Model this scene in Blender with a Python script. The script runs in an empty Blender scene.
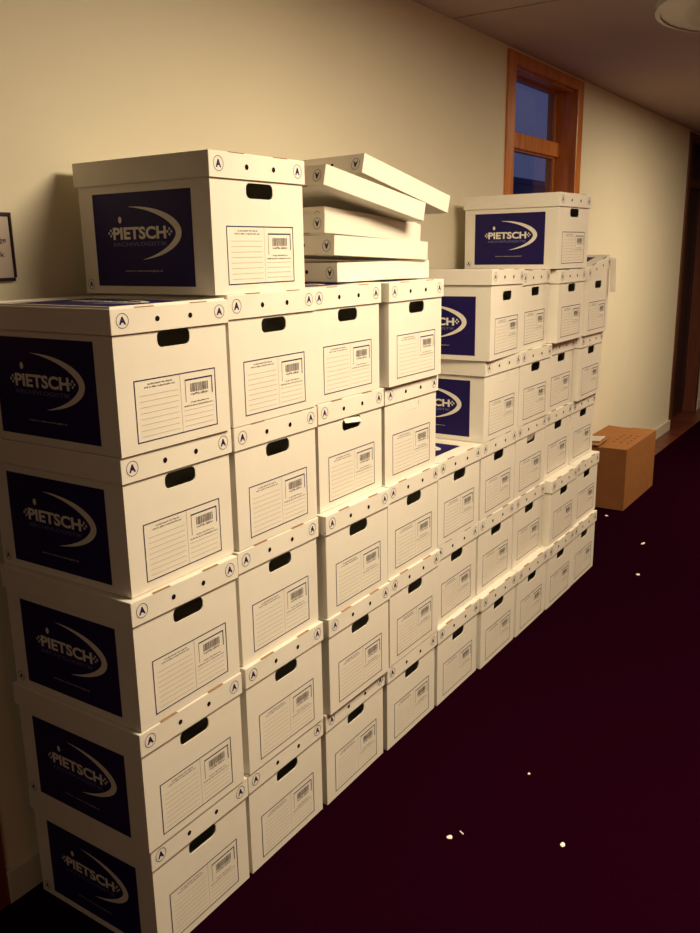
import bpy, bmesh, math, random
from mathutils import Matrix, Vector
random.seed(7)

# ------------------------------------------------------------------ camera, world, exposure
SC = bpy.context.scene
COL = SC.collection
SC.view_settings.view_transform = 'Standard'
SC.view_settings.look = 'None'
SC.view_settings.exposure = 0.0
SC.view_settings.gamma = 1.0
SC.view_settings.use_curve_mapping = False

F_PX, PITCH, ROLL, YAW = 852.85, 0.2474, -0.0166, 0.9843
CAM = Vector((-1.1384, -1.4683, 1.6306))
cam_data = bpy.data.cameras.new('camera')
cam_data.sensor_fit = 'HORIZONTAL'
cam_data.sensor_width = 36.0
cam_data.lens = 36.0 * F_PX / 700.0
cam_data.clip_start = 0.05
cam = bpy.data.objects.new('camera', cam_data)
COL.objects.link(cam)
fw = Vector((math.sin(YAW) * math.cos(PITCH), math.cos(YAW) * math.cos(PITCH), -math.sin(PITCH)))
rt = Vector((math.cos(YAW), -math.sin(YAW), 0))
up = rt.cross(fw)
r2 = rt * math.cos(ROLL) + up * math.sin(ROLL)
u2 = up * math.cos(ROLL) - rt * math.sin(ROLL)
cam.matrix_world = Matrix(((r2.x, u2.x, -fw.x, CAM.x), (r2.y, u2.y, -fw.y, CAM.y),
                           (r2.z, u2.z, -fw.z, CAM.z), (0, 0, 0, 1)))
SC.camera = cam

world = bpy.data.worlds.new('dusk_sky')
SC.world = world
world.use_nodes = True
bg = world.node_tree.nodes['Background']
bg.inputs['Color'].default_value = (0.075, 0.085, 0.18, 1)
bg.inputs['Strength'].default_value = 1.0

LAMP_COLOR = (1.0, 0.81, 0.55)
LAMPS = [  # x, y, strength  (round ceiling lamps along the corridor, the last an added fill)
    (0.98, -1.50, 40.0),
    (2.87, -0.92, 0.0),
    (4.80, -1.50, 38.0),
    (-2.30, -1.50, 3.5),  # added weak fill, lifts the left sides of the boxes
]
WALL_Y, CEIL_Z = 0.33, 2.572
FAR_Y, X0, X1 = -2.95, -7.0, 11.5

# ------------------------------------------------------------------ helpers
def obj(name, me, mat=None, parent=None, loc=None):
    if isinstance(me, bmesh.types.BMesh):
        m = bpy.data.meshes.new(name)
        me.to_mesh(m); me.free(); me = m
    if mat is not None and not me.materials:
        me.materials.append(mat)
    o = bpy.data.objects.new(name, me)
    COL.objects.link(o)
    if parent is not None: o.parent = parent
    if loc is not None: o.location = loc
    return o

def thing(name, label, cat, loc=(0, 0, 0), rz=0.0, group=None):
    o = bpy.data.objects.new(name, None)
    o.empty_display_size = 0.05
    COL.objects.link(o)
    o.location = loc; o.rotation_euler = (0, 0, rz)
    tag(o, label, cat, group)
    return o

def tag(o, label, cat, group=None):
    o['label'] = label; o['category'] = cat
    if group: o['group'] = group
    return o

def struct(o):
    o['kind'] = 'structure'
    return o

def empty_struct(name, loc=(0, 0, 0)):
    o = bpy.data.objects.new(name, None)
    o.empty_display_size = 0.05
    COL.objects.link(o); o.location = loc
    return struct(o)

def box(bm, x0, x1, y0, y1, z0, z1):
    v = [bm.verts.new(p) for p in ((x0, y0, z0), (x1, y0, z0), (x1, y1, z0), (x0, y1, z0),
                                   (x0, y0, z1), (x1, y0, z1), (x1, y1, z1), (x0, y1, z1))]
    for f in ((3, 2, 1, 0), (4, 5, 6, 7), (0, 1, 5, 4), (1, 2, 6, 5), (2, 3, 7, 6), (3, 0, 4, 7)):
        bm.faces.new([v[i] for i in f])

def mbox(*a, bevel=0.0):
    bm = bmesh.new(); box(bm, *a)
    if bevel:
        bmesh.ops.bevel(bm, geom=bm.edges[:], offset=bevel, segments=2, affect='EDGES', profile=0.5)
    return bm

def disc(bm, cx, cy, r, n=20, rx=None):
    rx = rx or r
    vs = [bm.verts.new((cx + rx * math.cos(2 * math.pi * i / n), cy + r * math.sin(2 * math.pi * i / n), 0)) for i in range(n)]
    bm.faces.new(vs)

def ring(bm, cx, cy, r0, r1, n=24):
    a = [[bm.verts.new((cx + r * math.cos(2 * math.pi * i / n), cy + r * math.sin(2 * math.pi * i / n), 0)) for i in range(n)] for r in (r0, r1)]
    for i in range(n):
        j = (i + 1) % n
        bm.faces.new((a[0][i], a[1][i], a[1][j], a[0][j]))

def quad(bm, x0, y0, x1, y1):
    bm.faces.new([bm.verts.new(p) for p in ((x0, y0, 0), (x1, y0, 0), (x1, y1, 0), (x0, y1, 0))])

def text_into(bm, body, x0, y0, x1, y1, offset=0.0, res=3):
    """flat lettering fitted into the rectangle x0..x1, y0..y1"""
    cu = bpy.data.curves.new('lettering', 'FONT')
    cu.body = body; cu.size = 1.0; cu.offset = offset; cu.resolution_u = res; cu.fill_mode = 'FRONT'
    o = bpy.data.objects.new('lettering', cu)
    COL.objects.link(o)
    dg = bpy.context.evaluated_depsgraph_get()
    ev = o.evaluated_get(dg)
    me = ev.to_mesh()
    co = [v.co.copy() for v in me.vertices]
    polys = [list(p.vertices) for p in me.polygons]
    ev.to_mesh_clear()
    bpy.data.objects.remove(o); bpy.data.curves.remove(cu)
    ax, bx = min(c.x for c in co), max(c.x for c in co)
    ay, by = min(c.y for c in co), max(c.y for c in co)
    vs = [bm.verts.new((x0 + (c.x - ax) / (bx - ax) * (x1 - x0), y0 + (c.y - ay) / (by - ay) * (y1 - y0), 0)) for c in co]
    for p in polys:
        try: bm.faces.new([vs[i] for i in p])
        except ValueError: pass

def place(bm, origin, ux, uy):
    """take flat artwork (x right, y up) to a plane in 3-D"""
    o, ux, uy = Vector(origin), Vector(ux), Vector(uy)
    n = ux.cross(uy)
    for v in bm.verts:
        v.co = o + ux * v.co.x + uy * v.co.y + n * v.co.z
    bmesh.ops.recalc_face_normals(bm, faces=bm.faces[:])
    return bm

# ------------------------------------------------------------------ materials
def material(name, color, rough=0.6, spec=0.3, noise=None, bump=None, coords='Object'):
    """noise = (scale, amount, detail); bump = (scale, strength, distance)"""
    m = bpy.data.materials.new(name); m.use_nodes = True
    nt = m.node_tree; p = nt.nodes['Principled BSDF']
    p.inputs['Base Color'].default_value = (*color, 1)
    p.inputs['Roughness'].default_value = rough
    p.inputs['Specular IOR Level'].default_value = spec
    tc = nt.nodes.new('ShaderNodeTexCoord')
    if noise:
        n = nt.nodes.new('ShaderNodeTexNoise'); n.inputs['Scale'].default_value = noise[0]; n.inputs['Detail'].default_value = noise[2]
        nt.links.new(tc.outputs[coords], n.inputs['Vector'])
        r = nt.nodes.new('ShaderNodeMapRange')
        r.inputs['From Min'].default_value = 0.3; r.inputs['From Max'].default_value = 0.7
        r.inputs['To Min'].default_value = 1 - noise[1]; r.inputs['To Max'].default_value = 1 + noise[1]
        nt.links.new(n.outputs['Fac'], r.inputs['Value'])
        mx = nt.nodes.new('ShaderNodeVectorMath'); mx.operation = 'SCALE'
        mx.inputs[0].default_value = color
        nt.links.new(r.outputs['Result'], mx.inputs['Scale'])
        nt.links.new(mx.outputs['Vector'], p.inputs['Base Color'])
    if bump:
        n = nt.nodes.new('ShaderNodeTexNoise'); n.inputs['Scale'].default_value = bump[0]; n.inputs['Detail'].default_value = 4
        nt.links.new(tc.outputs[coords], n.inputs['Vector'])
        bp = nt.nodes.new('ShaderNodeBump'); bp.inputs['Strength'].default_value = bump[1]; bp.inputs['Distance'].default_value = bump[2]
        nt.links.new(n.outputs['Fac'], bp.inputs['Height'])
        nt.links.new(bp.outputs['Normal'], p.inputs['Normal'])
    return m

def wood(name, dark, light, scale, rough=0.35):
    m = bpy.data.materials.new(name); m.use_nodes = True
    nt = m.node_tree; p = nt.nodes['Principled BSDF']
    tc = nt.nodes.new('ShaderNodeTexCoord')
    mp = nt.nodes.new('ShaderNodeMapping'); mp.inputs['Scale'].default_value = scale
    nt.links.new(tc.outputs['Object'], mp.inputs['Vector'])
    n = nt.nodes.new('ShaderNodeTexNoise'); n.inputs['Scale'].default_value = 6; n.inputs['Detail'].default_value = 6; n.inputs['Distortion'].default_value = 0.6
    nt.links.new(mp.outputs['Vector'], n.inputs['Vector'])
    oi = nt.nodes.new('ShaderNodeObjectInfo')
    ad = nt.nodes.new('ShaderNodeMath'); ad.operation = 'MULTIPLY_ADD'
    nt.links.new(oi.outputs['Random'], ad.inputs[0]); ad.inputs[1].default_value = 0.25
    nt.links.new(n.outputs['Fac'], ad.inputs[2])
    cr = nt.nodes.new('ShaderNodeValToRGB')
    cr.color_ramp.elements[0].position = 0.35; cr.color_ramp.elements[0].color = (*dark, 1)
    cr.color_ramp.elements[1].position = 0.85; cr.color_ramp.elements[1].color = (*light, 1)
    nt.links.new(ad.outputs['Value'], cr.inputs['Fac'])
    nt.links.new(cr.outputs['Color'], p.inputs['Base Color'])
    p.inputs['Roughness'].default_value = rough
    return m

M_CARD = material('white_cardboard', (0.80, 0.755, 0.66), 0.55, 0.25, noise=(9, 0.025, 4), bump=(160, 0.06, 0.001))
M_NAVY = material('navy_print', (0.012, 0.0055, 0.080), 0.5, 0.25, noise=(30, 0.06, 3))
M_PALE = material('unprinted_lettering', (0.78, 0.74, 0.64), 0.55, 0.25, noise=(40, 0.03, 2))
M_BLUE = material('pale_blue_print', (0.16, 0.17, 0.34), 0.5, 0.25, noise=(40, 0.03, 2))
M_LINE = material('form_line_ink', (0.03, 0.02, 0.085), 0.6, 0.2, noise=(80, 0.1, 2))
M_RULE = material('thin_rule_ink', (0.46, 0.37, 0.26), 0.6, 0.2, noise=(80, 0.06, 2))
M_INK = material('black_print', (0.075, 0.055, 0.06), 0.6, 0.2, noise=(80, 0.1, 2))
M_SLOT = material('slot_brown', (0.34, 0.20, 0.11), 0.8, 0.1, noise=(60, 0.15, 2))  # flat brown strips drawn at the lid's front fold for the slots
M_HOLESHADE = material('painted_hole_shade', (0.012, 0.006, 0.008), 0.9, 0.05, noise=(60, 0.1, 2))  # flat near-black discs paint the shade inside finger holes, nothing is cut
M_WALL = material('cream_wall_paint', (0.74, 0.68, 0.52), 0.75, 0.2, noise=(2.0, 0.02, 3), bump=(220, 0.12, 0.001))
M_CEIL = material('ceiling_plaster', (0.48, 0.37, 0.345), 0.8, 0.15, noise=(1.5, 0.05, 3), bump=(150, 0.1, 0.001))
M_SKIRT = material('skirting_paint', (0.60, 0.54, 0.45), 0.5, 0.3, noise=(6, 0.03, 2))
M_CARPET = material('dark_maroon_carpet', (0.0105, 0.0005, 0.0046), 1.0, 0.0, noise=(300, 0.25, 4), bump=(500, 0.3, 0.003))
M_DOORWOOD = wood('orange_brown_door_wood', (0.36, 0.10, 0.016), (0.70, 0.24, 0.045), (6, 6, 0.5), 0.3)
M_FRAMEWOOD = wood('red_brown_door_wood', (0.13, 0.028, 0.010), (0.30, 0.075, 0.022), (6, 6, 0.5), 0.4)
M_DARKFRAME = wood('deep_red_door_wood', (0.05, 0.010, 0.006), (0.13, 0.030, 0.012), (6, 6, 0.5), 0.45)
M_DARKWOOD = wood('near_black_door_wood', (0.012, 0.003, 0.003), (0.05, 0.012, 0.008), (6, 6, 0.5), 0.5)  # near-black brown grain for door leaf, panels and ceiling backing
M_LOWBOUNCE = wood('low_bounce_brown', (0.10, 0.035, 0.012), (0.24, 0.09, 0.035), (5, 5, 0.4), 0.45)  # invented brown for the unseen opposite wall, keeps bounced light low and warm
M_PARQUET = wood('red_brown_parquet', (0.05, 0.009, 0.005), (0.16, 0.036, 0.015), (8, 0.7, 1), 0.35)
M_KRAFT = material('brown_corrugated_board', (0.27, 0.112, 0.036), 0.75, 0.15, noise=(14, 0.08, 5), bump=(120, 0.1, 0.001))
M_KRAFTINK = material('brown_stamp_ink', (0.13, 0.05, 0.02), 0.8, 0.1, noise=(50, 0.2, 2))
M_PAPER = material('white_paper', (0.80, 0.77, 0.70), 0.7, 0.2, noise=(20, 0.02, 2))
M_SIGN = material('sign_card', (0.50, 0.42, 0.36), 0.5, 0.3, noise=(12, 0.03, 2))
M_SIGNFRAME = material('dark_sign_frame', (0.018, 0.006, 0.010), 0.4, 0.3, noise=(20, 0.1, 2))
M_METAL = material('white_lamp_rim', (0.6, 0.58, 0.55), 0.4, 0.4, noise=(10, 0.02, 2))
M_BUILDING = material('dusk_facade', (0.10, 0.10, 0.20), 0.8, 0.1, noise=(1, 0.1, 3))
M_OPAL = material('opal_glass_off', (0.62, 0.55, 0.48), 0.35, 0.4, noise=(5, 0.03, 2))

def emitter(name, color, strength):
    m = bpy.data.materials.new(name); m.use_nodes = True
    nt = m.node_tree; nt.nodes.clear()
    e = nt.nodes.new('ShaderNodeEmission'); e.inputs['Color'].default_value = (*color, 1); e.inputs['Strength'].default_value = strength
    out = nt.nodes.new('ShaderNodeOutputMaterial'); nt.links.new(e.outputs[0], out.inputs[0])
    return m

def pane_material():
    m = bpy.data.materials.new('window_glass'); m.use_nodes = True
    nt = m.node_tree; nt.nodes.clear()
    t = nt.nodes.new('ShaderNodeBsdfTransparent'); t.inputs['Color'].default_value = (0.86, 0.88, 0.93, 1)
    g = nt.nodes.new('ShaderNodeBsdfGlossy'); g.inputs['Roughness'].default_value = 0.06
    mx = nt.nodes.new('ShaderNodeMixShader'); out = nt.nodes.new('ShaderNodeOutputMaterial')
    mx.inputs[0].default_value = 0.12; nt.links.new(t.outputs[0], mx.inputs[1]); nt.links.new(g.outputs[0], mx.inputs[2])
    nt.links.new(mx.outputs[0], out.inputs[0])
    return m
M_GLASS = pane_material()

# ------------------------------------------------------------------ the corridor
struct(obj('floor', mbox(X0, X1, FAR_Y, WALL_Y + 0.25, -0.10, -0.012), M_PARQUET))
FLOOR = bpy.data.objects['floor']
plank_me = None
PW = 0.075
for i in range(int((8.9 - 2.9) / PW)):
    if plank_me is None:
        o = obj('plank', mbox(0.0015, PW - 0.0015, 0.165, WALL_Y + 0.16, -0.02, 0.0, bevel=0.0012), M_PARQUET, FLOOR)
        plank_me = o.data
    else:
        o = obj('plank', plank_me, None, FLOOR)
    o.location = (2.9 + i * PW, 0, random.uniform(-0.0006, 0.0006))
cb = mbox(X0, X1, FAR_Y, 0.17, -0.012, 0.004)
box(cb, X0, 2.9, 0.17, WALL_Y - 0.017, -0.012, 0.004)
tag(obj('carpet', cb, M_CARPET), 'dark maroon carpet running along the whole corridor floor', 'carpet')

CEIL = empty_struct('ceiling', (0, 0, CEIL_Z))
for a, c in ((X0, -1.196), (-1.184, 2.393), (2.407, 5.99), (5.996, X1)):
    obj('ceiling_panel', mbox(a, c, FAR_Y, WALL_Y + 0.2, 0, 0.06), M_CEIL, CEIL)
obj('ceiling_backing', mbox(X0, X1, FAR_Y, WALL_Y + 0.2, 0.06, 0.12), M_DARKWOOD, CEIL)

D3 = (-1.20, -0.075); D1 = (2.985, 4.075); D2 = (6.81, 7.95); DTOP = 2.557
bm = bmesh.new()
for a, c in ((X0, D3[0]), (D3[1], D1[0]), (D1[1], D2[0]), (D2[1], X1)):
    box(bm, a, c, WALL_Y, WALL_Y + 0.2, -0.02, CEIL_Z + 0.02)
for d in (D1, D2, D3):
    box(bm, d[0], d[1], WALL_Y, WALL_Y + 0.2, DTOP, CEIL_Z + 0.02)
struct(obj('wall_left', bm, M_WALL))
struct(obj('wall_right', mbox(X0, X1, FAR_Y - 0.1, FAR_Y, -0.02, CEIL_Z + 0.02), M_LOWBOUNCE))
struct(obj('wall_back', mbox(X0 - 0.1, X0, FAR_Y, WALL_Y, -0.02, CEIL_Z + 0.02), M_WALL))
struct(obj('wall_front', mbox(X1, X1 + 0.1, FAR_Y, WALL_Y, -0.02, CEIL_Z + 0.02), M_WALL))
BB = empty_struct('baseboard_left')
for a, c in ((X0, D3[0]), (D3[1], D1[0]), (D1[1], D2[0] + 0.02), (D2[1], X1)):
    obj('skirting_board', mbox(a, c, WALL_Y - 0.016, WALL_Y, 0.0, 0.095, bevel=0.003), M_SKIRT, BB)

def door(name, d, glazed, wm, lm=None):
    """frame with casing, recessed leaf, transom bar and fanlight"""
    root = empty_struct(name, (d[0], WALL_Y, 0))
    w = d[1] - d[0]; c = 0.092; top = DTOP
    lm = lm or wm
    yf, yl = -0.012, 0.105          # casing proud of the wall; leaf plane set back
    obj('casing', mbox(0, c, yf, 0.15, 0, top, bevel=0.004), wm, root)
    obj('casing', mbox(w - c, w, yf, 0.15, 0, top, bevel=0.004), wm, root)
    obj('casing', mbox(c, w - c, yf, 0.15, top - 0.055, top, bevel=0.004), wm, root)
    obj('stop_bead', mbox(c, w - c, 0.012, 0.03, top - 0.066, top - 0.055, bevel=0.003), wm, root)
    obj('transom_bar', mbox(c, w - c, yl - 0.022, yl + 0.06, 2.143, 2.222, bevel=0.004), wm, root)
    # fanlight
    fl = obj('fanlight_frame', (lambda b: (box(b, c, c + .055, yl, yl + .045, 2.222, top - .055), box(b, w - c - .055, w - c, yl, yl + .045, 2.222, top - .055),
              box(b, c + .055, w - c - .055, yl, yl + .045, top - .068, top - .055), b)[-1])(bmesh.new()), wm, root)
    leaf_b = bmesh.new()
    box(leaf_b, c, c + .055, yl, yl + .045, 0.008, 2.143)
    box(leaf_b, w - c - .055, w - c, yl, yl + .045, 0.008, 2.143)
    box(leaf_b, c + .055, w - c - .055, yl, yl + .045, 0.008, 0.25)
    box(leaf_b, c + .055, w - c - .055, yl, yl + .045, 2.135, 2.143)
    lf = obj('door_leaf', leaf_b, lm, root)
    pm = M_GLASS if glazed else M_DARKWOOD
    obj('pane', mbox(c + .055, w - c - .055, yl + .010, yl + .016, 2.222, top - .068), pm, root)
    obj('pane' if glazed else 'door_panel', mbox(c + .055, w - c - .055, yl + .010, yl + .016, 0.25, 2.135), pm, lf)
    h = bmesh.new()
    box(h, c + .035, c + .06, yl - .045, yl, 1.04, 1.065); box(h, c + .035, c + .15, yl - .055, yl - .04, 1.04, 1.06)
    obj('door_handle', h, M_METAL, lf)
    return root
door('door_1', D1, True, M_DOORWOOD)
door('door_2', D2, False, M_DARKFRAME, M_DARKWOOD)
door('added_door_3', D3, False, M_FRAMEWOOD, M_FRAMEWOOD)  # unseen door, added to cut wall bounce onto the box left sides
nb = thing('neighbouring_building', 'dark blue roofline of a building outside, seen through the glazed door', 'building', (14, 16, 0))
obj('facade', mbox(-2, 70, 0, 8, -8, 4.75), M_BUILDING, nb)
obj('parapet', mbox(-2.2, 70.2, -0.2, 0.1, 4.75, 5.0), M_BUILDING, nb)

# ceiling lamps: a round rim and an opal dish each
for i, (lx, ly, st) in enumerate(LAMPS):
    lab = ['round lit ceiling lamp above the nearest boxes', 'round unlit ceiling lamp near the glazed door', 'round lit ceiling lamp further down the corridor', 'added dim fill lamp behind the camera for the box left sides'][i]
    t = thing('ceiling_lamp', lab, 'lamp', (lx, ly, CEIL_Z), 0, 'ceiling lamps of the corridor')
    R = LAMP_R = 0.50
    prof = [(R + .02, 0.0), (R + .02, -.03), (R, -.034), (R, 0)]
    bm = bmesh.new(); N = 40
    rings = [[bm.verts.new((r * math.cos(2 * math.pi * k / N), r * math.sin(2 * math.pi * k / N), z)) for k in range(N)] for r, z in prof]
    for q in range(3):
        for k in range(N):
            j = (k + 1) % N
            bm.faces.new((rings[q][k], rings[q][j], rings[q + 1][j], rings[q + 1][k]))
    obj('rim', bm, M_METAL, t)
    bm = bmesh.new()
    prof = [(R, -.028), (R * .8, -.038), (R * .45, -.045)]
    rings = [[bm.verts.new((r * math.cos(2 * math.pi * k / N), r * math.sin(2 * math.pi * k / N), z)) for k in range(N)] for r, z in prof]
    for q in range(2):
        for k in range(N):
            j = (k + 1) % N
            bm.faces.new((rings[q][k], rings[q + 1][k], rings[q + 1][j], rings[q][j]))
    bm.faces.new(list(reversed(rings[2])))
    bmesh.ops.recalc_face_normals(bm, faces=bm.faces[:])
    obj('diffuser', bm, emitter('lit_opal_glass', LAMP_COLOR, st) if st else M_OPAL, t)

# ------------------------------------------------------------------ archive boxes: shared meshes
BW, BD, BH = 0.328, 0.433, 0.300        # body
LW, LD, LH = 0.339, 0.447, 0.055        # lid
ROW = 0.3075        # stacking pitch
LTOP = 0.3055       # lid top above the box base
TH = 0.003

def rounded_rect(cx, cy, w, h, r, n=5):
    pts = []
    for sx, sy, a0 in ((1, 1, 0), (-1, 1, 90), (-1, -1, 180), (1, -1, 270)):
        for k in range(n + 1):
            a = math.radians(a0 + 90 * k / n)
            pts.append((cx + sx * (w / 2 - r) + r * math.cos(a), cy + sy * (h / 2 - r) + r * math.sin(a)))
    return pts

HX, HZ, HW, HH = 0.1655, 0.2271, 0.095, 0.034
def make_body():
    bm = bmesh.new()
    # front panel with the hand hole
    hole = rounded_rect(HX, HZ, HW, HH, 0.013)
    outer = [(0, 0), (BW, 0), (BW, BH), (0, BH)]
    layers = []
    for y in (0.0, TH):
        vo = [bm.verts.new((x, y, z)) for x, z in outer]
        vh = [bm.verts.new((x, y, z)) for x, z in hole]
        es = [bm.edges.new((vo[i], vo[(i + 1) % 4])) for i in range(4)] + [bm.edges.new((vh[i], vh[(i + 1) % len(vh)])) for i in range(len(vh))]
        bmesh.ops.triangle_fill(bm, use_beauty=True, use_dissolve=False, edges=es)
        layers.append((vo, vh))
    for q in (0, 1):
        a, c = layers[0][q], layers[1][q]
        for i in range(len(a)):
            j = (i + 1) % len(a)
            bm.faces.new((a[i], a[j], c[j], c[i]))
    box(bm, 0, TH, TH, BD, 0, BH)
    box(bm, BW - TH, BW, TH, BD, 0, BH)
    box(bm, TH, BW - TH, BD - TH, BD, 0, BH)
    box(bm, TH, BW - TH, TH, BD - TH, 0, TH)
    bmesh.ops.recalc_face_normals(bm, faces=bm.faces[:])
    return bm

def make_lid():
    bm = bmesh.new()
    box(bm, 0, LW, 0, LD, 0, LH)
    bm.faces.ensure_lookup_table()
    low = [f for f in bm.faces if f.normal.z < -.5 or all(v.co.z < 1e-6 for v in f.verts)]
    bmesh.ops.delete(bm, geom=low, context='FACES_ONLY')
    ed = [e for e in bm.edges if len(e.link_faces) == 2]
    bmesh.ops.bevel(bm, geom=ed, offset=0.002, segments=2, affect='EDGES', profile=0.5)
    bmesh.ops.recalc_face_normals(bm, faces=bm.faces[:])
    bmesh.ops.solidify(bm, geom=bm.faces[:], thickness=TH)
    bmesh.ops.recalc_face_normals(bm, faces=bm.faces[:])
    return bm

def mesh_of(name, bm, mat):
    m = bpy.data.meshes.new(name); bm.to_mesh(m); bm.free(); m.materials.append(mat); return m

def words(bm, x0, x1, y, h, rng):
    """unreadably small print: a row of letter-sized ticks"""
    x = x0
    while x < x1:
        for _ in range(rng.randint(3, 8)):
            if x > x1: break
            w = h * rng.uniform(.5, .8)
            lo = rng.choice((0, 0, 0, .25)); hi = rng.choice((.7, .7, 1.0))
            quad(bm, x, y + h * lo, x + w * .55, y + h * hi); x += w
        x += h * .5

FW_, FH_, FX, FZ = 0.2404, 0.130, 0.0453, 0.0199   # printed form on the front
E = 0.0005
def front(bm, lift=E): return place(bm, (FX, -lift, FZ), (1, 0, 0), (0, 0, 1))
def make_form():
    bm = bmesh.new(); t = 0.0026
    quad(bm, 0, 0, FW_, t); quad(bm, 0, FH_ - t, FW_, FH_); quad(bm, 0, t, t, FH_ - t); quad(bm, FW_ - t, t, FW_, FH_ - t)
    # bracket round the bar code
    a, c = .60 * FW_, .955 * FW_
    quad(bm, a, .855 * FH_, c, .88 * FH_); quad(bm, c - .0026, .58 * FH_, c, .865 * FH_); quad(bm, a, .50 * FH_, a + .0012, .865 * FH_)
    return front(bm)
def make_rules():
    bm = bmesh.new(); t = 0.0010
    quad(bm, .54 * FW_, .002, .54 * FW_ + t, FH_ - .002)
    for k in range(8):
        z = FH_ * (.74 - k * .093); quad(bm, .055 * FW_, z, .51 * FW_, z + t)
    for k in range(4):
        z = FH_ * (.36 - k * .088); quad(bm, .57 * FW_, z, .95 * FW_, z + t)
    return front(bm)
def make_barcode():
    rng = random.Random(3); bm = bmesh.new()
    x = .665 * FW_
    while x < .90 * FW_:
        w = rng.choice((.0009, .0012, .0020)); quad(bm, x, .655 * FH_, x + w, .80 * FH_); x += w + rng.choice((.0015, .0024))
    words(bm, .665 * FW_, .90 * FW_, .60 * FH_, .0050, rng)
    words(bm, .66 * FW_, .90 * FW_, .475 * FH_, .0033, rng)
    words(bm, .575 * FW_, .945 * FW_, .42 * FH_, .0034, rng)
    return front(bm)
def make_heading():
    rng = random.Random(4); bm = bmesh.new()
    words(bm, .15 * FW_, .44 * FW_, .905 * FH_, .0034, rng)
    words(bm, .115 * FW_, .47 * FW_, .855 * FH_, .0034, rng)
    return front(bm)

PNW, PNH, PND, PNZ = 0.3266, 0.2129, 0.0574, 0.018    # advertising panel on the side
def art_panel(bm): quad(bm, 0, 0, PNW, PNH)
def plus(bm, cx, cy, s):
    for dx, dy in ((s, 0), (-s, 0), (0, s), (0, -s)):
        quad(bm, cx + dx - s * .42, cy + dy - s * .42, cx + dx + s * .42, cy + dy + s * .42)
def art_logo(bm):
    U = lambda u: u * PNW
    V = lambda v: (1 - v) * PNH
    text_into(bm, 'PIETSCH', U(.20), V(.497), U(.745), V(.363), offset=0.036)
    disc(bm, U(.282), V(.285), .0078, 16, .0058)
    plus(bm, U(.176), V(.425), .0062); plus(bm, U(.778), V(.425), .0062)
    n = 40; prev = None
    for k in range(n + 1):
        s = k / n; th = math.radians(93 - 172 * s)
        ox, oy = U(.40) + U(.495) * math.cos(th), V(.435) + .285 * PNH * math.sin(th)
        tk = .0185 * math.sin(math.pi * s) ** 0.9 * (0.75 + .25 * math.cos(th))
        nx, ny = math.cos(th) / .495 / PNW, math.sin(th) / .285 / PNH
        l = math.hypot(nx, ny); ix, iy = ox - tk * nx / l, oy - tk * ny / l
        cur = (bm.verts.new((ox, oy, 0)), bm.verts.new((ix, iy, 0)))
        if prev: bm.faces.new((prev[0], prev[1], cur[1], cur[0]))
        prev = cur
def art_tagline(bm):
    U = lambda u: u * PNW
    V = lambda v: (1 - v) * PNH
    text_into(bm, 'ARCHIVLOGISTIK', U(.19), V(.568), U(.75), V(.525), offset=0.004)
def art_address(bm):
    U = lambda u: u * PNW
    V = lambda v: (1 - v) * PNH
    text_into(bm, 'Internet: www.archivlogistik.de', U(.31), V(.848), U(.69), V(.825), offset=0.0, res=1)
def side(art, lift):
    bm = bmesh.new(); art(bm)
    return place(bm, (-lift, PND + PNW, PNZ), (0, -1, 0), (0, 0, 1))
def top(art, lift):
    bm = bmesh.new(); art(bm)
    return place(bm, (0.058, .055 + PNW, LH + lift), (0, -1, 0), (1, 0, 0))
def make_badge():
    bm = bmesh.new()
    ring(bm, 0, 0, .0150, .0163)
    text_into(bm, 'A', -.0090, -.0082, .0090, .0090, offset=0.05)
    return place(bm, (0, 0, 0), (1, 0, 0), (0, 0, 1))
def make_hole_shade():
    bm = bmesh.new(); disc(bm, 0, 0, .0062, 14)
    return place(bm, (0, 0, 0), (1, 0, 0), (0, 0, 1))
def make_slot():
    bm = bmesh.new()
    quad(bm, -.026, 0.0, .026, .0055)
    for v in bm.verts: v.co = Vector((v.co.x, v.co.y - .0004, LH + .0004))
    b2 = [bm.verts.new(p) for p in ((-.026, -.0004, LH - .0014), (.026, -.0004, LH - .0014), (.026, -.0004, LH + .0004), (-.026, -.0004, LH + .0004))]
    bm.faces.new(b2)
    return bm

ME = dict(
    body=mesh_of('box_body', make_body(), M_CARD), lid=mesh_of('box_lid', make_lid(), M_CARD),
    form=mesh_of('form_frame', make_form(), M_LINE), rules=mesh_of('form_rules', make_rules(), M_RULE),
    barcode=mesh_of('barcode', make_barcode(), M_INK), heading=mesh_of('form_heading', make_heading(), M_INK),
    panel=mesh_of('side_panel_print', side(art_panel, .0005), M_NAVY), address=mesh_of('side_web_address', side(art_address, .0009), M_PALE), logo=mesh_of('side_logo', side(art_logo, .0009), M_PALE),
    tagline=mesh_of('side_tagline', side(art_tagline, .0009), M_BLUE),
    tpanel=mesh_of('top_panel_print', top(art_panel, .0005), M_NAVY), tlogo=mesh_of('top_logo', top(art_logo, .0009), M_PALE),
    ttag=mesh_of('top_tagline', top(art_tagline, .0009), M_BLUE),
    badge=mesh_of('letter_badge', make_badge(), M_NAVY), hole=mesh_of('finger_hole_shade', make_hole_shade(), M_HOLESHADE), slot=mesh_of('lid_slot', make_slot(), M_SLOT))
ME['flap'] = mesh_of('hand_hole_flap', mbox(-HW / 2 + .0015, HW / 2 - .0015, 0, .0025, -HH + .0015, 0, bevel=.0008), M_CARD)

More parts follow.
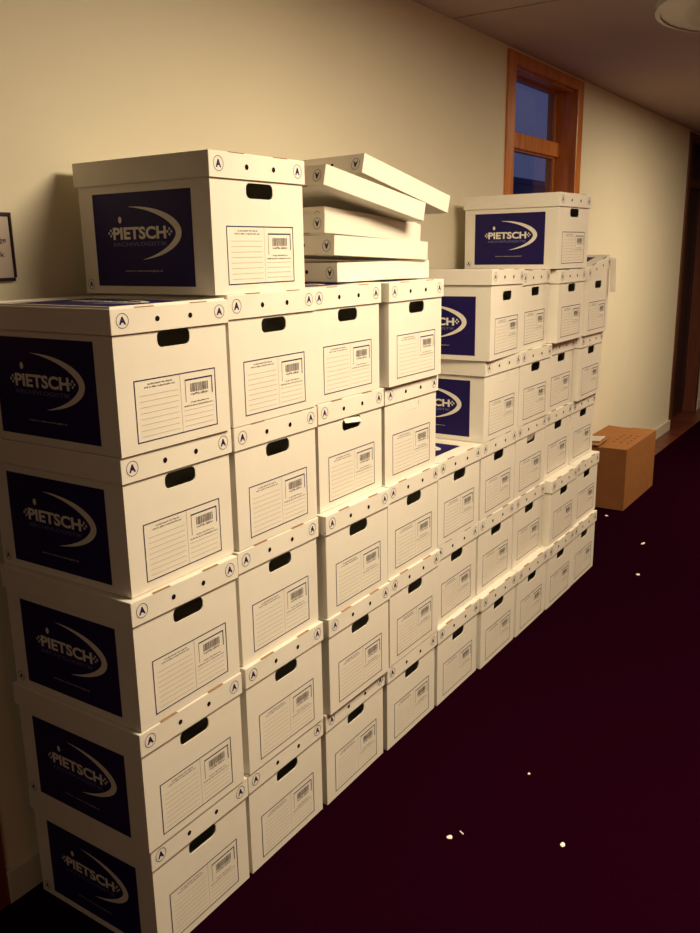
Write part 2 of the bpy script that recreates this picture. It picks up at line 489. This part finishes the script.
def dress_lid(lid, exposed=False, both_ends=False):
    for x in (.030, LW - .030): obj('letter_badge', ME['badge'], None, lid, (x, -.0005, .0285))
    for x in (.123, .218): obj('finger_hole_shade', ME['hole'], None, lid, (x, -.0005, .0265))
    for x in (.090, .245): obj('slot', ME['slot'], None, lid, (x, 0, 0))
    if exposed:
        p = obj('printed_panel', ME['tpanel'], None, lid)
        obj('logo', ME['tlogo'], None, lid); obj('tagline', ME['ttag'], None, lid)

def archive_box(label, x, y, z, yaw, exposed=False, flap=None, lid_tilt=0.0, group='white archive boxes in the stacks'):
    t = thing('archive_box', label, 'box', (x, y, z), yaw, group)
    b = obj('body', ME['body'], None, t)
    obj('form_frame', ME['form'], None, b); obj('form_rules', ME['rules'], None, b); obj('barcode', ME['barcode'], None, b); obj('form_heading', ME['heading'], None, b)
    obj('printed_panel', ME['panel'], None, b); obj('logo', ME['logo'], None, b); obj('tagline', ME['tagline'], None, b); obj('web_address', ME['address'], None, b)
    m = obj('letter_badge', ME['badge'], None, b, (-.0005, BD - .02, .022)); m.rotation_euler = (0, 0, -math.pi / 2); m.scale = (.75, .75, .75)
    if flap is not None:
        f = obj('hand_hole_flap', ME['flap'], None, b, (HX, .0005, HZ + HH / 2 - .0008))
        f.rotation_euler = flap
        if flap[0] < 0: f.scale = (.92, 1, .5)
    jz = random.uniform(-.006, .006)
    l = obj('lid', ME['lid'], None, t, (-.006, -.006, LTOP - LH))
    if lid_tilt > 0: l.rotation_euler = (0, -lid_tilt, 0)
    elif lid_tilt < 0:
        l.rotation_euler = (0, -lid_tilt, 0); l.location = (-.006 , -.006, LTOP - LH + LW * math.sin(-lid_tilt))
    else: l.rotation_euler = (0, 0, jz * .5)
    dress_lid(l, exposed)
    return t, l

BOXES = {  # (column, row): x, y, yaw
    (1, 5): (-0.003, -0.164, -0.003),
    (1, 4): (0.003, -0.152, 0.013),
    (1, 3): (-0.009, -0.160, -0.001),
    (1, 2): (-0.013, -0.157, -0.019),
    (1, 1): (0.000, -0.146, -0.021),
    (2, 5): (0.339, -0.162, 0.001),
    (3, 5): (0.681, -0.149, -0.006),
    (2, 4): (0.346, -0.155, 0.011),
    (3, 4): (0.698, -0.146, -0.002),
    (3, 3): (0.691, -0.168, -0.011),
    (2, 3): (0.342, -0.151, 0.002),
    (3, 2): (0.694, -0.168, -0.009),
    (2, 2): (0.341, -0.157, -0.006),
    (3, 1): (0.692, -0.150, 0.009),
    (2, 1): (0.343, -0.147, -0.000),
    (4, 5): (1.032, -0.171, -0.005),
    (4, 4): (1.040, -0.150, -0.004),
    (4, 3): (1.038, -0.160, -0.008),
    (4, 2): (1.042, -0.163, -0.010),
    (4, 1): (1.038, -0.154, -0.011),
    (5, 3): (1.386, -0.154, -0.003),
    (5, 2): (1.388, -0.146, -0.010),
    (5, 1): (1.381, -0.160, -0.008),
    (6, 5): (1.718, -0.185, 0.052),
    (6, 4): (1.728, -0.163, 0.020),
    (6, 3): (1.731, -0.155, 0.010),
    (6, 2): (1.733, -0.149, -0.008),
    (6, 1): (1.723, -0.174, -0.007),
    (7, 5): (2.060, -0.159, 0.043),
    (7, 4): (2.070, -0.160, -0.012),
    (7, 3): (2.073, -0.152, 0.005),
    (7, 2): (2.078, -0.151, -0.010),
    (7, 1): (2.067, -0.180, -0.012),
    (8, 5): (2.402, -0.185, 0.004),
    (8, 4): (2.416, -0.147, 0.009),
    (8, 3): (2.415, -0.146, 0.006),
    (8, 2): (2.425, -0.182, -0.016),
    (8, 1): (2.409, -0.186, -0.021),
    (9, 5): (2.750, -0.190, -0.001),
    (9, 4): (2.762, -0.170, 0.008),
    (9, 3): (2.758, -0.146, -0.014),
    (9, 2): (2.774, -0.175, -0.009),
    (9, 1): (2.751, -0.186, -0.021),
    ('T', 1): (0.307, -0.157, -0.016),
    ('T', 2): (2.370, -0.183, -0.056),
}
ORD = ['first', 'second', 'third', 'fourth', 'fifth', 'sixth', 'seventh', 'eighth', 'ninth']
LEV = {1: 'bottom box', 2: 'second box up', 3: 'third box up', 4: 'fourth box up', 5: 'topmost box'}
FLAPS = {(4, 4): (0, 0, 0), (6, 4): (0, 0, 0), (3, 4): (math.radians(-38), 0.10, 0.0), (7, 3): (math.radians(24), 0, 0)}
for (c, r), (x, y, a) in BOXES.items():
    if c == 'T': continue
    if r < 5: a = max(-.006, min(.006, a))
    lev = LEV[r] if not (c == 5 and r == 3) else 'topmost box'
    col = 'nearest' if c == 1 else ('farthest' if c == 9 else ORD[c - 1])
    lab = 'white lidded archive box, %s of the %s column' % (lev, col)
    if 1 < c < 9: lab += ' counted from the camera'
    if (c, r) in ((4, 4), (6, 4)): lab = 'white archive box with unopened hand hole, fourth up in the %s column' % ORD[c - 1]
    if (c, r) == (9, 5): lab = 'white archive box with crooked raised lid, topmost of the farthest column'
    top_free = (r == 5) or (c == 5 and r == 3)
    tilt = {(9, 5): math.radians(9.5), (6, 5): math.radians(-1.2)}.get((c, r), 0.0)
    t, l = archive_box(lab, x, y, .004 + ROW * (r - 1), a, top_free, FLAPS.get((c, r)), tilt)
    if (c, r) in ((6, 5), (7, 5)): l.location.z += .014 if c == 6 else .005
    if (c, r) == (1, 5): l.location.z -= .005; l.scale.z = .92
    if (c, r) == (9, 5):
        f = obj('torn_side_flap', mbox(LW - .003, LW, -.024, .004, -.10, LH + .006, bevel=.001), M_CARD, l)
        f.rotation_euler = (0, math.radians(4), 0)
x, y, a = BOXES[('T', 1)]
archive_box('lone white archive box with blue side panel, on top of the nearest two columns', x, y, .0045 + 4 * ROW + LTOP, a, True)
x, y, a = BOXES[('T', 2)]
archive_box('lone white archive box on top of the far columns, before the glazed door', x, y, .0045 + 4 * ROW + LTOP + .005, a, True)

# loose lids lying upside down on the third and fourth column
def loose_lid(label, ax, ay, az, yaw, pitch, roll=0.0, k=1.0):
    u = Vector((math.cos(yaw) * math.cos(pitch), math.sin(yaw) * math.cos(pitch), math.sin(pitch)))
    v = Vector((-math.sin(yaw), math.cos(yaw), 0))
    v = (Matrix.Rotation(roll, 3, u) @ v).normalized(); n = u.cross(v)
    t = thing('box_lid', label, 'lid', (0, 0, 0), 0, 'loose lids piled upside down')
    A = Vector((ax, ay, az)); h = 1.0; P = A + n * LH * h; n = n * h; u = u * k * .968; v = v * k
    t.matrix_world = Matrix(((v.x, u.x, -n.x, P.x), (v.y, u.y, -n.y, P.y), (v.z, u.z, -n.z, P.z), (0, 0, 0, 1)))
    l = obj('tray', ME['lid'], None, t)
    dress_lid(l)
    return t
Z5 = .0045 + 4 * ROW + LTOP
loose_lid('white loose lid upside down, bottom one of the pile of lids', .925, -.065, Z5 + .004, -.154, 0)
loose_lid('white loose lid upside down, second from the bottom of the pile', .899, -.073, Z5 + .080, -.155, -.047)
loose_lid('white loose lid upside down in the middle of the pile', .915, -.030, Z5 + .142, -.175, -.064)
loose_lid('white loose lid nested inside the middle lid of the pile', .920, -.024, Z5 + .160, -.175, -.098, k=.965)
loose_lid('white loose lid, second from the top of the pile, sloping down right', .847, -.078, Z5 + .266, -.194, -.210)
loose_lid('white loose lid on top of the pile, jutting out to the right', 1.023, -.090, Z5 + .307, -.149, -.240)

# ------------------------------------------------------------------ brown carton on the floor beyond the stacks
CX0, CX1, CY0, CY1, CH = 4.125, 4.83, -.045, .285, .392
ct = thing('cardboard_carton', 'brown cardboard carton with closed top flaps against the wall', 'carton', (CX0, CY0, .004))
cw, cd = CX1 - CX0, CY1 - CY0
bm = bmesh.new(); t4 = .005
box(bm, 0, cw, 0, t4, 0, CH); box(bm, 0, cw, cd - t4, cd, 0, CH); box(bm, 0, t4, t4, cd - t4, 0, CH); box(bm, cw - t4, cw, t4, cd - t4, 0, CH); box(bm, t4, cw - t4, t4, cd - t4, 0, t4)
obj('carton_body', bm, M_KRAFT, ct)
fl = obj('top_flap', mbox(.0, cw, .0, cd * .50, 0, .005, bevel=.0015), M_KRAFT, ct, (0, 0, CH))
fb = obj('top_flap', mbox(.0, cw, -cd * .485, 0, 0, .005, bevel=.0015), M_KRAFT, ct, (0, cd, CH + .001)); fb.rotation_euler = (math.radians(3.5), 0, 0)
fs = obj('end_flap', mbox(0, .26, .0, cd * .46, 0, .005, bevel=.0015), M_KRAFT, ct, (-.01, cd * .53, CH + .012)); fs.rotation_euler = (0, math.radians(-1.5), .03)
rng = random.Random(5)
bm = bmesh.new()
for i in range(4):
    for j in range(3):
        x, y = .20 + i * .075, .05 + j * .045
        disc(bm, x, y, .010, 6, .018)
for v in bm.verts: v.co.z = .0055
obj('stamp_marks', bm, M_KRAFTINK, fl)
pp = bmesh.new(); n = 6
g = [[pp.verts.new((i * .026, j * .035, .004 * math.sin(i * 1.1) + .003 * math.cos(j * 1.7) + .006)) for j in range(5)] for i in range(n + 1)]
for i in range(n):
    for j in range(4): pp.faces.new((g[i][j], g[i + 1][j], g[i + 1][j + 1], g[i][j + 1]))
bmesh.ops.solidify(pp, geom=pp.faces[:], thickness=.001)
o = obj('paper_sheet', pp, M_PAPER, None, (CX0 + .06, CY0 + .185, CH + .026)); o.rotation_euler = (0, 0, .12)
tag(o, 'crumpled white paper sheet lying on the brown carton', 'paper')

# ------------------------------------------------------------------ framed sign on the wall
sg = thing('wall_sign', 'small framed notice sign on the wall left of the boxes', 'sign', (-.055, WALL_Y, 1.575))
sw, sh = .205, .155
obj('sign_card', mbox(.004, sw - .004, -.006, 0, .004, sh - .004), M_SIGN, sg)
obj('frame_strip', mbox(0, sw, -.010, 0, sh - .008, sh, bevel=.001), M_SIGNFRAME, sg)
obj('frame_strip', mbox(0, sw - .004, -.010, 0, 0, .008, bevel=.001), M_SIGNFRAME, sg)
obj('frame_strip', mbox(sw - .006, sw, -.010, 0, .008, sh - .008, bevel=.001), M_SIGNFRAME, sg)
obj('frame_strip', mbox(0, .006, -.010, 0, .008, sh - .008, bevel=.001), M_SIGNFRAME, sg)
bm = bmesh.new()
text_into(bm, 'nge', sw - .048, .084, sw - .018, .096, 0.01); text_into(bm, 'ack', sw - .056, .055, sw - .026, .067, 0.01)
obj('lettering', place(bm, (0, -.0066, 0), (1, 0, 0), (0, 0, 1)), M_SIGNFRAME, sg)

# ------------------------------------------------------------------ scraps on the carpet
SCR = [(.758, -.529, .010, .008, 0, 'round pale scrap of paper on the dark carpet nearest the boxes'),
       (.792, -.550, .011, .0018, 1.1, 'thin pale paper sliver on the carpet beside the round scrap'),
       (.897, -.812, .010, .007, .2, 'oval pale paper scrap, farthest from the boxes on the carpet'),
       (1.163, -.605, .005, .004, 0, 'tiny pale paper crumb alone in the middle of the carpet'),
       (3.561, -.320, .022, .008, -.2, 'long pale paper scrap on the carpet near the brown carton'),
       (3.070, -.426, .012, .009, .4, 'small pale paper scrap on the carpet beyond the last boxes'),
       (3.97, .012, .010, .010, .3, 'small pale paper scrap right in front of the brown carton')]
for x, y, a, c, rz, lab in SCR:
    bm = bmesh.new()
    disc(bm, 0, 0, c, 10, a)
    for v in bm.verts: v.co += Vector((random.uniform(-.15, .15) * a, random.uniform(-.15, .15) * c, random.uniform(0, .0012)))
    r = bmesh.ops.extrude_face_region(bm, geom=bm.faces[:])
    for v in [q for q in r['geom'] if isinstance(q, bmesh.types.BMVert)]: v.co.z += .0018
    bmesh.ops.recalc_face_normals(bm, faces=bm.faces[:])
    o = obj('paper_scrap', bm, M_PAPER, None, (x, y, .0042)); o.rotation_euler = (0, 0, rz)
    tag(o, lab, 'paper scrap', 'paper scraps on the carpet')
